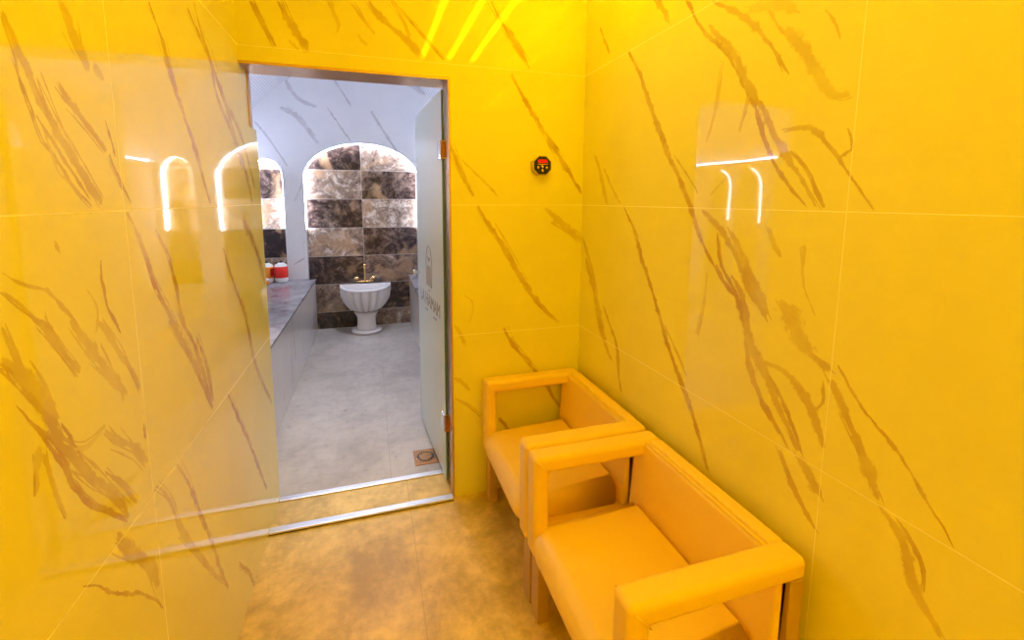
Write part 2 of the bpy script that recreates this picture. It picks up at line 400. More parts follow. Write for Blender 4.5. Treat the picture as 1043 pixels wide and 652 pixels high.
def prism(bm, pts, to3, d, bev=0, seg=3):
    """polygon pts (2D) placed by to3 and extruded by vector d"""
    vs = [bm.verts.new(to3(*p)) for p in pts]
    f = bm.faces.new(vs)
    r = bmesh.ops.extrude_face_region(bm, geom=[f])
    nv = [x for x in r['geom'] if isinstance(x, bmesh.types.BMVert)]
    bmesh.ops.translate(bm, verts=nv, vec=Vector(d))
    if bev:
        allv = set(vs) | set(nv)
        es = [e for e in bm.edges if e.verts[0] in allv and e.verts[1] in allv]
        bmesh.ops.bevel(bm, geom=es, offset=bev, segments=seg, profile=.5, affect='EDGES')
    return bm
def tube(bm, path, r, seg=10, closed=False):
    pts = [Vector(p) for p in path]; n = len(pts); rings = []
    up = Vector((0, 0, 1)); prev = None
    for i, p in enumerate(pts):
        a = pts[i-1] if (i > 0 or closed) else p; c = pts[(i+1) % n] if (i < n-1 or closed) else p
        t = (c-a).normalized()
        if prev is None:
            s = t.cross(up); s = s if s.length > .1 else t.cross(Vector((1, 0, 0)))
        else: s = prev - t*prev.dot(t)
        s.normalize(); prev = s; q = t.cross(s)
        rr = r[i] if isinstance(r, (list, tuple)) else r
        rings.append([bm.verts.new(p + (s*math.cos(k*2*PI/seg) + q*math.sin(k*2*PI/seg))*rr) for k in range(seg)])
    for i in range(n if closed else n-1):
        A, B = rings[i], rings[(i+1) % n]
        for k in range(seg): bm.faces.new((A[k], A[(k+1) % seg], B[(k+1) % seg], B[k]))
    if not closed:
        bm.faces.new(rings[0][::-1]); bm.faces.new(rings[-1])
    return bm
def lathe(bm, prof, c=(0, 0, 0), seg=32, cap=True):
    rings = []
    for r, z in prof:
        rings.append([bm.verts.new((c[0]+r*math.cos(k*2*PI/seg), c[1]+r*math.sin(k*2*PI/seg), c[2]+z)) for k in range(seg)])
    for A, B in zip(rings, rings[1:]):
        for k in range(seg): bm.faces.new((A[k], A[(k+1) % seg], B[(k+1) % seg], B[k]))
    if cap:
        bm.faces.new(rings[0][::-1]); bm.faces.new(rings[-1])
    return bm

# ------------------------------------------------------------------ veined walls
def ribbons(veins, extra, seed):
    rnd = random.Random(seed); out = []
    todo = []
    for s, L in list(veins) + list(extra):
        todo.append((s, L)); n = len(L)//3; h = max(L[2::3])
        if h > 3.5 and n > 2:                 # thin dark edge line and wisps beside a broad vein
            for k in range(4 if h > 7 else 3):
                i0 = rnd.randint(0, n-3) if k else 0; i1 = rnd.randint(i0+2, n-1) if k else n-1
                o0, o1 = (-.8*h, -.8*h) if not k else (rnd.uniform(-3.2, 3.2)*h, rnd.uniform(-2.2, 2.2)*h)
                Q = []
                for i in range(i0, i1+1):
                    t = (i-i0)/(i1-i0); Q += [L[3*i]+(o0+(o1-o0)*t)*.8+rnd.uniform(-3, 3), L[3*i+1]+(o0+(o1-o0)*t)*.5+rnd.uniform(-4, 4), rnd.uniform(.5, 1.3)]
                todo.append((95 if not k else 70, Q))
    for s, L in todo:
        pts = [(L[i]/1000, L[i+1]/1000, L[i+2]/1000) for i in range(0, len(L), 3)]
        fine = []
        for i0 in range(len(pts)-1):
            p0, a, b, p3 = pts[max(i0-1, 0)], pts[i0], pts[i0+1], pts[min(i0+2, len(pts)-1)]
            d = math.hypot(b[0]-a[0], b[1]-a[1]); k = max(1, int(d/.014))
            for i in range(k):
                t = i/k
                fine.append(tuple(.5*(2*a[j]+(b[j]-p0[j])*t+(2*p0[j]-5*a[j]+4*b[j]-p3[j])*t*t+(3*a[j]-p0[j]-3*b[j]+p3[j])*t**3) for j in range(3)))
        fine.append(pts[-1]); n = len(fine)
        if n < 2: continue
        w, o, res = 1.0, 0.0, []
        for i, (x, z, h) in enumerate(fine):
            a = fine[max(i-1, 0)]; b = fine[min(i+1, n-1)]
            tx, tz = b[0]-a[0], b[1]-a[1]; l = math.hypot(tx, tz) or 1; nx, nz = -tz/l, tx/l
            w = .5*w + .5*rnd.uniform(.2, 1.9); o = .7*o + rnd.uniform(-.5, .5)*min(h*1.2, .005)
            e = min(1, .35 + 3*min(i, n-1-i)/n)
            hw = max(.0016, (h*1.5+.0014)*w*e)
            res.append((x+nx*o, z+nz*o, nx*hw, nz*hw, hw))
        out.append((s/100, res))
    return out

def veined_wall(name, poly, ribs, to3, depth, mats):
    """a slab whose front face carries the veins as inlaid strips; depth = extrusion vector of the slab"""
    co, ed = [], []
    for i, p in enumerate(poly): co.append(Vector(p)); ed.append((i, (i+1) % len(poly)))
    S = []
    for s, res in ribs:
        n = len(res); base = len(co)
        for x, z, nx, nz, hw in res: co += [Vector((x+nx, z+nz)), Vector((x, z)), Vector((x-nx, z-nz))]
        for i in range(n-1):
            for k in range(3): ed.append((base+3*i+k, base+3*i+3+k))
            S.append((res[i][0], res[i][1], res[i+1][0], res[i+1][1], res[i][4], res[i+1][4], s, float(i > 0), float(i+1 < n-1)))
        for i in (0, n-1): ed += [(base+3*i, base+3*i+1), (base+3*i+1, base+3*i+2)]
    vs, _, fs, *_ = delaunay_2d_cdt(co, ed, [], 0, 1e-5)
    V = np.array([(v[0], v[1]) for v in vs]); S = np.array(S)
    val = np.zeros(len(V)); st = np.ones(len(V))
    for i in range(0, len(V), 400):
        P = V[i:i+400][:, None, :]
        A, B = S[None, :, 0:2], S[None, :, 2:4]; AB = B-A
        t = np.clip(((P-A)*AB).sum(-1)/((AB**2).sum(-1)+1e-12), 0, 1)
        d = np.linalg.norm(P-(A+AB*t[..., None]), axis=-1)
        hw = S[None, :, 4]*(1-t)+S[None, :, 5]*t
        q = np.clip(1-d/hw, 0, 1)*(S[None, :, 7]*(1-t)+S[None, :, 8]*t); k = q.argmax(1)
        val[i:i+400] = q[np.arange(len(k)), k]
        near = (d-hw).argmin(1); st[i:i+400] = S[near, 6]
    def inside(x, y):
        c = False; n = len(poly)
        for i in range(n):
            (x1, y1), (x2, y2) = poly[i], poly[(i+1) % n]
            if (y1 > y) != (y2 > y) and x < (x2-x1)*(y-y1)/(y2-y1)+x1: c = not c
        return c
    keep = []
    for f in fs:
        cx = sum(V[i][0] for i in f)/len(f); cy = sum(V[i][1] for i in f)/len(f)
        if inside(cx, cy): keep.append(list(f))
    used = sorted({i for f in keep for i in f}); mp = {j: i for i, j in enumerate(used)}
    verts = [to3(*V[j]) for j in used]; faces = [[mp[i] for i in f] for f in keep]
    n0 = len(verts); D = Vector(depth)
    for p in poly: verts.append(Vector(to3(*p)))
    for p in poly: verts.append(Vector(to3(*p)) + D)
    m = len(poly)
    faces.append([n0+m+i for i in range(m)])
    for i in range(m): j = (i+1) % m; faces.append([n0+i, n0+j, n0+m+j, n0+m+i])
    me = bpy.data.meshes.new(name); me.from_pydata([tuple(v) for v in verts], [], faces)
    a = me.attributes.new('vein', 'FLOAT', 'POINT'); b = me.attributes.new('vein_s', 'FLOAT', 'POINT')
    a.data.foreach_set('value', [float(val[j]) for j in used] + [0.0]*(2*m))
    b.data.foreach_set('value', [float(st[j]) for j in used] + [0.0]*(2*m))
    bm = bmesh.new(); bm.from_mesh(me)
    # orient the front face towards the room, i.e. against the extrusion
    for f in bm.faces:
        if all(v.index < n0 for v in f.verts):
            f.normal_update()
            if f.normal.dot(D) > 0: f.normal_flip()
    bm.to_mesh(me); bm.free()
    return tag(link(name, me, mats), kind='structure')

def rand_veins(n, x0, x1, z0, z1, seed, sgn=1):
    r = random.Random(seed); out = []
    for _ in range(n):
        x, z = r.uniform(x0, x1), r.uniform(z0, z1); L = []
        h = r.uniform(1.5, 7)
        for i in range(r.randint(5, 12)):
            L += [int(x*1000), int(z*1000), h*r.uniform(.6, 1.3)]
            x += sgn*r.uniform(.0, .05); z -= r.uniform(.04, .10)
            if not (x0 < x < x1 and z0 < z < z1): break
        if len(L) > 6: out.append((r.randint(50, 95), L))
    return out

# amber room shell
veined_wall('wall_left', [(YR, 0), (YB3, 0), (YB3, 1.81), (YB2, 1.81), (YB2, H), (YR, H)],
            ribbons(VEINS_L, rand_veins(26, YR, .6, .1, 2.6, 1) + rand_veins(5, .9, 2.1, 2.1, 2.7, 7), 21),
            lambda y, z: (XL, y, z), (-.12, 0, 0), M['left'])
veined_wall('wall_right', [(YR, 0), (YB, 0), (YB, H), (YR, H)],
            ribbons(VEINS_R, rand_veins(30, YR, .15, .1, 2.6, 2, -1), 22),
            lambda y, z: (XR, y, z), (.12, 0, 0), M['right'])
veined_wall('wall_back', [(XL, ZD), (XD, ZD), (XD, 0), (XR+.12, 0), (XR+.12, H), (XL, H)],
            ribbons(VEINS_B, [], 23), lambda x, z: (x, YB, z), (0, YB2-YB, 0), M['back'])
def struct(name, bm, m, **kw): return tag(obj(name, bm, m, **kw), kind='structure')
struct('wall_rear', box(bmesh.new(), (XL-.12, YR-.12, 0), (XR+.12, YR, H)), M['rear'])
struct('ceiling', box(bmesh.new(), (XL-.12, YR-.12, H), (XR+.12, YB2, H+.1)), M['paint'])
struct('floor', box(bmesh.new(), (XL-.12, YR-.12, -.1), (XR+.12, YB3, 0)), M['floor'])

# ------------------------------------------------------------------ bath beyond the doorway
struct('floor_bath', box(bmesh.new(), (-1.45, YB3, -.1), (1.25, YF+.2, 0)), M['bathfloor'])
def arch(x0, x1, zs, rise, n=28):
    c, a = (x0+x1)/2, (x1-x0)/2
    return [(c+a*math.cos(PI-PI*i/n), zs+rise*math.sin(PI*i/n)) for i in range(n+1)]
AX0, AX1, AZ, AR = -.690, .556, 1.73, .395
a = arch(AX0, AX1, AZ, AR)
SIDE = ((-1.215, -.900), (.760, 1.045))      # narrow arches left and right of the wide one
al, ar_ = arch(*SIDE[0], 1.74, .19), arch(*SIDE[1], 1.74, .19)
veined_wall('wall_far', [(-1.45, 0), (SIDE[0][0], 0)] + al + [(SIDE[0][1], 0), (AX0, 0)] + a + [(AX1, 0), (SIDE[1][0], 0)] + ar_ + [(SIDE[1][1], 0), (1.25, 0), (1.25, 3.02), (-1.45, 3.02)],
            ribbons(VEINS_F, [], 24), lambda x, z: (x, YF, z), (0, .08, 0), M['far'])
struct('wall_panel_far', box(bmesh.new(), (-1.45, YF+.08, 0), (1.25, YF+.2, 3.02)), M['onyx'])
def band(bm, pts, to3a, to3b):
    A = [bm.verts.new(to3a(*p)) for p in pts]; B = [bm.verts.new(to3b(*p)) for p in pts]
    for i in range(len(pts)-1): bm.faces.new((A[i], A[i+1], B[i+1], B[i]))
    r = bmesh.ops.solidify(bm, geom=bm.faces[:], thickness=.006)
    return bm
# LED tape inside the arch, from the spring line down to z = 1.17
ta = [(AX0+.004, 1.17), (AX0+.004, AZ)] + [(x*.993+.0, z-.004) for x, z in a[1:-1]] + [(AX1-.004, AZ), (AX1-.004, 1.17)]
o = obj('light_strip', band(bmesh.new(), ta, lambda x, z: (x, YF+.012, z), lambda x, z: (x, YF+.060, z)), M['led'])
tag(o, 'white glowing light strip edging the arched brown stone panel behind the basin', 'light strip')

def tape(x0, x1, zs, pts, zb):
    c = (x0+x1)/2
    return [(x0+.004, zb), (x0+.004, zs)] + [((x-c)*.985+c, z-.004) for x, z in pts[1:-1]] + [(x1-.004, zs), (x1-.004, zb)]
for (x0, x1), pts, lab in ((SIDE[0], al, 'white light strip edging the narrow arch above the bottles'), (SIDE[1], ar_, 'white light strip edging the narrow arch right of the basin, behind the glass door')):
    o = obj('light_strip', band(bmesh.new(), tape(x0, x1, 1.74, pts, 1.18), lambda x, z: (x, YF+.012, z), lambda x, z: (x, YF+.070, z)), M['led'])
    tag(o, lab, 'light strip')
NICHES = ((3.62, 3.94), (3.25, 3.55))
for side, X, s in (('left', BL, -1), ('right', BR, 1)):
    Xb = VX - 1.45 if s < 0 else VX + 1.45
    pts = [(YB2, 0), (YB2, ZL), (YF, ZL), (YF, 0), (NICHES[0][1], 0)] + arch(*NICHES[0], 1.62, .18)[::-1] + [(NICHES[0][0], 0), (NICHES[1][1], 0)] + arch(*NICHES[1], 1.62, .18)[::-1] + [(NICHES[1][0], 0)]
    struct('wall_bath_'+side, prism(bmesh.new(), pts, lambda y, z: (X, y, z), (s*.06, 0, 0)), M['bath'])
    struct('wall_core_'+side, box(bmesh.new(), (min(X+s*.06, Xb), YB2, 0), (max(X+s*.06, Xb), YF, ZL)), M['onyxside'])
    bm = box(bmesh.new(), (min(X, X-s*.02), YB2+.08, ZL-.045), (max(X, X-s*.02), YF, ZL+.0), .004, 1)
    struct('trim_%d' % (1 if s < 0 else 2), bm, M['bath'])
    for k, (y0, y1) in enumerate(NICHES):
        tp = [p for p in tape(y0, y1, 1.62, arch(y0, y1, 1.62, .18), 1.30) if p[0] < (y0+y1)/2]
        o = obj('light_strip', tube(bmesh.new(), [(X-s*.001, y-.006, z) for y, z in tp], .005, 8), M['led'])
        tag(o, 'white light strip in the %s small niche of the %s side wall of the bath' % (('farther', 'nearer')[k], side), 'light strip')
    bm = box(bmesh.new(), (min(X+s*.022, X+s*.040), 2.45, ZL), (max(X+s*.022, X+s*.040), YF-.02, ZL+.012), .003, 1)
    o = obj('light_strip', bm, M['led_cove'])
    tag(o, 'cool white cove light lying on the ledge above the %s bench' % side, 'light strip')
    # bench
    xf = -.62 if s < 0 else .42
    x0, x1 = sorted((xf, X-s*.002)); e = empty('stone_bench', ((x0+x1)/2, 4.0, 0))
    tag(e, 'built-in bench with grey marble top %s' % ('left of the basin, under the bottles' if s < 0 else 'right of the basin, behind the glass door'), 'bench')
    L = lambda x, y, z: (x-(x0+x1)/2, y-4.0, z)
    obj('front_panel', box(bmesh.new(), L(x0, YB3+.001, 0), L(x1, YF-.001, ZB-.028), .002, 1), M['benchfront'], e)
    bm = box(bmesh.new(), L(x0-(0.012 if s > 0 else 0), YB3+.001, ZB-.020), L(x1+(0.012 if s < 0 else 0), YF-.001, ZB), .003, 2)
    obj('seat_slab', bm, M['benchtop'], e)
    obj('shadow_gap', box(bmesh.new(), L(x0+.004, YB3+.003, ZB-.028), L(x1-.004, YF-.003, ZB-.020)), M['dark'], e)

# wall between the two rooms, seen from the bath side, and the vault
struct('wall_bath_near', box(bmesh.new(), (BL-.06, YB2, 0), (XL-.12, YB3, ZL)), M['bath'])
struct('wall_bath_near', box(bmesh.new(), (XD, YB2, 0), (BR+.06, YB3, ZL)), M['bath'])
pts = [(-1.45, ZL), (XL-.12, ZL), (XL-.12, 3.02), (-1.45, 3.02)]
struct('wall_lunette', prism(bmesh.new(), pts, lambda x, z: (x, YB2-.02, z), (0, .02, 0)), M['bath'])
pts = [(XR+.12, ZL), (1.25, ZL), (1.25, 3.02), (XL-.12, 3.02), (XL-.12, H+.1), (XR+.12, H+.1)]
struct('wall_lunette', prism(bmesh.new(), pts, lambda x, z: (x, YB2-.02, z), (0, .02, 0)), M['bath'])
a0 = math.asin((ZL-VZ)/VR); n = 40
inner = [(VX+VR*math.cos(a0+(PI-2*a0)*i/n), VZ+VR*math.sin(a0+(PI-2*a0)*i/n)) for i in range(n+1)]
outer = [(VX+(VR+.08)*math.cos(a0+(PI-2*a0)*i/n), VZ+(VR+.08)*math.sin(a0+(PI-2*a0)*i/n)) for i in range(n+1)]
bm = bmesh.new()
I0 = [bm.verts.new((x, YB2, z)) for x, z in inner]; I1 = [bm.verts.new((x, YF, z)) for x, z in inner]
O0 = [bm.verts.new((x, YB2, z)) for x, z in outer]; O1 = [bm.verts.new((x, YF, z)) for x, z in outer]
for i in range(n):
    for A, B in ((I0, I1), (O1, O0), (O0, I0), (I1, O1)): bm.faces.new((A[i], A[i+1], B[i+1], B[i]))
for i in (0, n): bm.faces.new((I0[i], I1[i], O1[i], O0[i]))
struct('ceiling_vault', bm, M['mosaic'], smooth=False)

# ------------------------------------------------------------------ doorway: frame, thresholds, glass door
bm = bmesh.new()
box(bm, (XL, YB-.004, ZD-.012), (XD, YB2, ZD), .001, 1)             # head, seen from below
o = struct('trim_5', bm, M['steel'])
struct('trim_6', box(bmesh.new(), (XD-.008, YB-.004, 0), (XD, YB2, ZD-.012), .001, 1), M['steel'])
struct('trim_7', box(bmesh.new(), (XD-.008, YB2, 0), (XD, YB3, ZL-.05), .001, 1), M['steel'])
struct('trim_8', box(bmesh.new(), (XL, YB2-.045, 1.81), (XL+.004, YB2, ZD-.012), .001, 1), M['steel'])
e = empty('trim_9', ((XL+XD)/2, YB, 0)); tag(e, kind='structure')
w = (XD-XL)/2
obj('metal_strip', box(bmesh.new(), (-w, -.034, .006), (w-.01, .004, .017), .003, 2), M['alu'], e)
obj('shadow_strip', box(bmesh.new(), (-w, -.030, 0), (w-.01, .002, .006)), M['dark'], e)  # dark strip painting in the shadow line beneath the metal bar
struct('trim_10', box(bmesh.new(), (XL, YB3-.036, 0), (XD-.01, YB3, .008), .003, 2), M['alu'])

hx, hy, fx_, fy_ = .345, 2.215, .293, 2.963
ang = math.atan2(fy_-hy, fx_-hx); Ld = math.hypot(fx_-hx, fy_-hy)
door = empty('door_1', (hx, hy, 0), ang); tag(door, 'open frosted glass door with clear green edge, hinged on the right jamb', kind='structure')
bm = box(bmesh.new(), (0, -.005, .018), (Ld, .005, 2.022), .001, 1)
for f in bm.faces:
    if abs(f.normal.y) < .9: f.material_index = 1
glass = obj('glass_panel', bm, [M['frost'], M['glassedge']], door)
for z in (1.742, .342):
    bm = bmesh.new()
    box(bm, (-.004, -.016, z-.045), (.050, .016, z+.045), .003, 2)
    h = obj('hinge', bm, M['chrome'], door)
    bm = box(bmesh.new(), (-.028, -.014, z-.036), (-.004, .014, z+.036), .002, 1)
    obj('knuckle', bm, M['copper'], h)
bm = bmesh.new()
for sy in (1, -1):
    c = Matrix.Translation((Ld-.045, sy*.005, 1.035)) @ Matrix.Rotation(-sy*PI/2, 4, 'X')
    t = bmesh.new(); lathe(t, [(.010, 0), (.010, .018), (.018, .022), (.020, .034), (.016, .040), (.004, .041)], seg=20)
    bmesh.ops.transform(t, matrix=c, verts=t.verts[:]); me = bpy.data.meshes.new('t'); t.to_mesh(me); t.free(); bm.from_mesh(me)
obj('door_knob', bm, M['chrome'], door, smooth=True)
# etched emblem and lettering on the face turned to the viewer (local +Y)
def flat_tube(bm, path, w_): return tube(bm, [(x, .0052, z) for x, z in path], w_, 6)
bm = bmesh.new(); cx = Ld*.50
flat_tube(bm, [(cx+.085*math.cos(t), 1.125+.11*math.sin(t)) for t in [PI*i/16 for i in range(17)]], .0022)
flat_tube(bm, [(cx-.085, 1.125), (cx-.07, 1.0)], .002); flat_tube(bm, [(cx+.085, 1.125), (cx+.07, 1.0)], .002)
for k in (-.04, -.015, .015, .04): flat_tube(bm, [(cx+k, 1.12), (cx+k*1.3, 1.0)], .0022)
flat_tube(bm, [(cx-.03, 1.17), (cx, 1.15), (cx+.03, 1.17)], .003)
flat_tube(bm, [(cx-.012, .975), (cx+.012, .975)], .004)
obj('emblem', bm, M['ink'], glass)
def text(name, s, size, x, z, parent, mat, width):
    cu = bpy.data.curves.new(name, 'FONT'); cu.body = s; cu.size = size; cu.extrude = .0006; cu.align_x = 'CENTER'
    o = bpy.data.objects.new(name, cu); COL.objects.link(o); cu.materials.append(mat); o.parent = parent
    o.rotation_euler = (PI/2, 0, PI); o.location = (x, .0058, z)
    bpy.context.view_layer.update(); o.scale.x = width/max(o.dimensions.x, .01)
    return o
text('lettering', 'LA HAMAM', .11, Ld*.50, .875, glass, M['ink'], .56)
bm = bmesh.new()
for c_ in (.62, .30): flat_tube(bm, [(Ld*c_-.035, .845), (Ld*c_+.035, .845)], .0035)
obj('underline', bm, M['ink'], glass)

# ------------------------------------------------------------------ floor drain
e = empty('floor_drain', (.262, 2.50, 0)); tag(e, 'square copper floor drain with a ring of holes beside the open glass door', 'drain')
bm = box(bmesh.new(), (-.066, -.078, 0), (.066, .078, .004), .001, 1); obj('cover_plate', bm, M['copper'], e)
bm = bmesh.new()
for k in range(16):
    t = 2*PI*k/16; lathe(bm, [(.0085, .0035), (.0085, .0046)], (.043*math.cos(t), .046*math.sin(t), 0), 10)
obj('hole_ring', bm, M['black'], e)
bm = bmesh.new(); tube(bm, [(.052*math.cos(2*PI*k/32), .056*math.sin(2*PI*k/32), .0045) for k in range(32)], .0018, 6, True)
tube(bm, [(.034*math.cos(2*PI*k/32), .036*math.sin(2*PI*k/32), .0045) for k in range(32)], .0018, 6, True)
obj('raised_ring', bm, M['brass'], e, smooth=True)

# ------------------------------------------------------------------ armchairs
def armchair():
    r = empty('armchair', (.75, 1.740, 0))
    def padL(s):
        y0 = s*.33; y1 = s*.252
        bm = bmesh.new()
        pts = [(-.25, .262), (-.193, .262), (-.193, .572), (.25, .572), (.25, .632), (-.25, .632)]
        prism(bm, pts, lambda x, z: (x, y0, z), (0, y1-y0, 0), .019, 5)
        return bm
    for s in (1, -1):
        a_ = obj('armrest', padL(s), M['leather'], r, smooth=True, wn=True)
        for yy in (s*.331, s*.251): obj('seam', tube(bmesh.new(), [(-.240, yy+(.004 if yy < s*.33*1 and s > 0 else 0)*0, .622), (-.219, yy, .600), (-.196, yy, .575)], .0022, 6), M['seam'], a_, smooth=True)
        obj('leg', box(bmesh.new(), (-.230, min(s*.258, s*.326), 0), (-.188, max(s*.258, s*.326), .275), .003, 2), M['wood'], r, wn=True)
        obj('leg', box(bmesh.new(), (.203, min(s*.268, s*.326), 0), (.246, max(s*.268, s*.326), .575), .003, 2), M['wood'], r, wn=True)
    def corner(cx, cy, r_, a0): return [(cx+r_*math.cos(math.radians(a0+90*i/6)), cy+r_*math.sin(math.radians(a0+90*i/6))) for i in range(7)]
    rr = .085
    pts = [(.144, -.290), (.144, .290)] + corner(-.262+rr, .290-rr, rr, 90) + corner(-.262+rr, -.290+rr, rr, 180)
    bm = prism(bmesh.new(), pts, lambda x, y: (x, y, .262), (0, 0, .130))
    es = [e_ for e_ in bm.edges if abs(e_.verts[0].co.z-e_.verts[1].co.z) < .01 and not all(v.co.x > .13 for v in e_.verts)]
    bmesh.ops.bevel(bm, geom=es, offset=.056, segments=8, profile=.5, affect='EDGES')
    for v in bm.verts:                         # the cushion falls slightly towards the front
        if v.co.z > .33: v.co.z += .006 - .022*max(0, (.15-v.co.x)/.41)
    obj('seat', bm, M['leather'], r, smooth=True, wn=True)
    bm = prism(bmesh.new(), [(.155, .30), (.197, .30), (.197, .627), (.178, .627)], lambda x, z: (x, -.322, z), (0, .644, 0), .016, 5)
    obj('backrest', bm, M['leather'], r, smooth=True, wn=True)
    bm = box(bmesh.new(), (.200, -.262, .262), (.250, .262, .630), .012, 4)
    bf = obj('back_frame', bm, M['leather'], r, smooth=True, wn=True)
    obj('seat_frame', box(bmesh.new(), (-.190, -.318, .205), (.200, .318, .300), .012, 3), M['leather'], r, smooth=True, wn=True)
    return r
def copy_tree(o, parent=None):
    c = o.copy(); COL.objects.link(c)
    if parent: c.parent = parent
    for ch in list(o.children): copy_tree(ch, c)
    return c
ch1 = armchair()
tag(ch1, 'tan padded armchair in the far corner between doorway wall and right wall', 'armchair', 'padded armchairs along the right wall')
ch2 = copy_tree(ch1); ch2.location = (.75, 1.067, 0)
ch2['label'] = 'tan padded armchair nearest the camera, cut off by the bottom of the picture'

# ------------------------------------------------------------------ octagonal display on the back wall
e = empty('temperature_display', (.805, YB, 1.667)); tag(e, 'small octagonal wall gauge with red lit display on the yellow marble', 'gauge')
def octo(r, y0, y1, bev=0):
    return prism(bmesh.new(), [(r*math.cos(PI/8+k*PI/4), r*math.sin(PI/8+k*PI/4)) for k in range(8)], lambda x, z: (x, y0, z), (0, y1-y0, 0), bev, 2)
obj('casing', octo(.052, 0, -.034, .002), M['beige'], e)
face = obj('face_plate', octo(.046, -.034, -.036), M['black'], e)
bm = prism(bmesh.new(), [(.024*math.copysign(min(1, abs(1.25*math.cos(t))), math.cos(t)), .020+.0085*math.sin(t)) for t in [2*PI*k/24+.01 for k in range(24)]], lambda x, z: (x, -.036, z), (0, -.0015, 0))
obj('display', bm, M['led_red'], face)
bm = bmesh.new()
for x in (-.008, .001, .010):
    for z in (.023, .0165): box(bm, (x-.003, -.0382, z-.001), (x+.003, -.0374, z+.001))
    box(bm, (x+.0018, -.0382, .0135), (x+.0032, -.0374, .026))
obj('digits', bm, M['black'], face)
bm = box(bmesh.new(), (-.026, -.0375, .003), (.026, -.036, .008), .0005, 1)
obj('legend_bar', bm, M['brass'], face)
for x, z in ((-.022, -.010), (0, -.006), (0, -.024), (.022, -.010)):
    t = lathe(bmesh.new(), [(.0065, 0), (.0065, .002), (.004, .003)], seg=16)
    bmesh.ops.transform(t, matrix=Matrix.Translation((x, -.036, z)) @ Matrix.Rotation(PI/2, 4, 'X'), verts=t.verts[:])
    obj('button', t, M['brass'], face, smooth=True)

# ------------------------------------------------------------------ marble basin
BX, BY = -.082, 5.40
e = empty('marble_basin', (BX, BY, 0)); tag(e, 'fluted white marble half-round basin on a round foot before the brown stone panel', 'basin')
def dring(bm, k, z, flute, nseg=176, a=.28, b_=.42):
    vs = []
    for i in range(nseg+1):
        t = PI*i/nseg; f = 1-flute*(1-abs(math.sin(9*t))**.55)
        vs.append(bm.verts.new((a*k*f*math.cos(t), -b_*k*f*math.sin(t)*(.9+.1*k) + .0, z)))
    return vs
bm = bmesh.new()
prof = [(.36, .225, .06), (.54, .235, .11), (.70, .262, .15), (.82, .300, .15), (.92, .350, .14), (.98, .400, .12), (1.0, .450, .10), (1.0, .490, .08), (1.0, .503, .01), (1.01, .512, 0), (1.01, .523, 0), (.99, .528, 0), (.90, .528, 0), (.87, .522, 0), (.84, .497, 0), (.72, .468, 0), (.4, .452, 0), (.05, .449, 0)]
R_ = [dring(bm, *p) for p in prof]
for A, B in zip(R_, R_[1:]):
    for i in range(len(A)-1): bm.faces.new((A[i], A[i+1], B[i+1], B[i]))
# flat back closing the half round
bl = [r[0] for r in R_]; br = [r[-1] for r in R_]
bm.faces.new([r[0] for r in R_[:12]] + [r[-1] for r in R_[:12]][::-1])
bm.faces.new([r[0] for r in R_[12:]] + [r[-1] for r in R_[12:]][::-1])
bm.faces.new([R_[11][0], R_[12][0], R_[12][-1], R_[11][-1]])
obj('bowl', bm, M['basin'], e, smooth=True)
obj('back_rim', box(bmesh.new(), (-.283, -.022, .44), (.283, .016, .529), .006, 3), M['basin'], e, smooth=True, wn=True)
bm = lathe(bmesh.new(), [(.118, .045), (.106, .06), (.100, .12), (.102, .18), (.120, .215), (.135, .238)], (0, -.15, 0), 40)
obj('pedestal', bm, M['basin'], e, smooth=True)
bm = lathe(bmesh.new(), [(.150, 0), (.166, .008), (.170, .022), (.165, .036), (.150, .044), (.11, .047)], (0, -.15, 0), 48)
obj('foot', bm, M['basin'], e, smooth=True)
e = empty('brass_tap', (BX-.005, 5.50, .550)); tag(e, 'brass mixer tap with two round handles and a tall spout above the marble basin', 'tap')
bm = bmesh.new(); tube(bm, [(-.10, -.045, 0), (-.05, -.045, -.004), (.05, -.045, -.004), (.10, -.045, 0)], .012, 12)
tube(bm, [(0, 0, 0), (0, -.05, 0)], .016, 12)
obj('tap_body', bm, M['brass'], e, smooth=True)
for s in (-1, 1):
    bm = lathe(bmesh.new(), [(.008, 0), (.010, .018), (.027, .024), (.030, .036), (.024, .046), (.008, .05)], (s*.092, -.045, .006), 20)
    for k in range(4):
        t = PI/2*k+.4; tube(bm, [(s*.092, -.045, .034), (s*.092+.036*math.cos(t), -.045+.036*math.sin(t), .034)], .006, 8)
    obj('handle', bm, M['brass'], e, smooth=True)
bm = tube(bmesh.new(), [(0, -.045, 0), (0, -.045, .06), (0, -.045, .155), (0, -.058, .20), (0, -.085, .215), (0, -.11, .20), (0, -.118, .16)], [.013, .010, .010, .011, .012, .013, .015], 12)
obj('spout', bm, M['brass'], e, smooth=True)

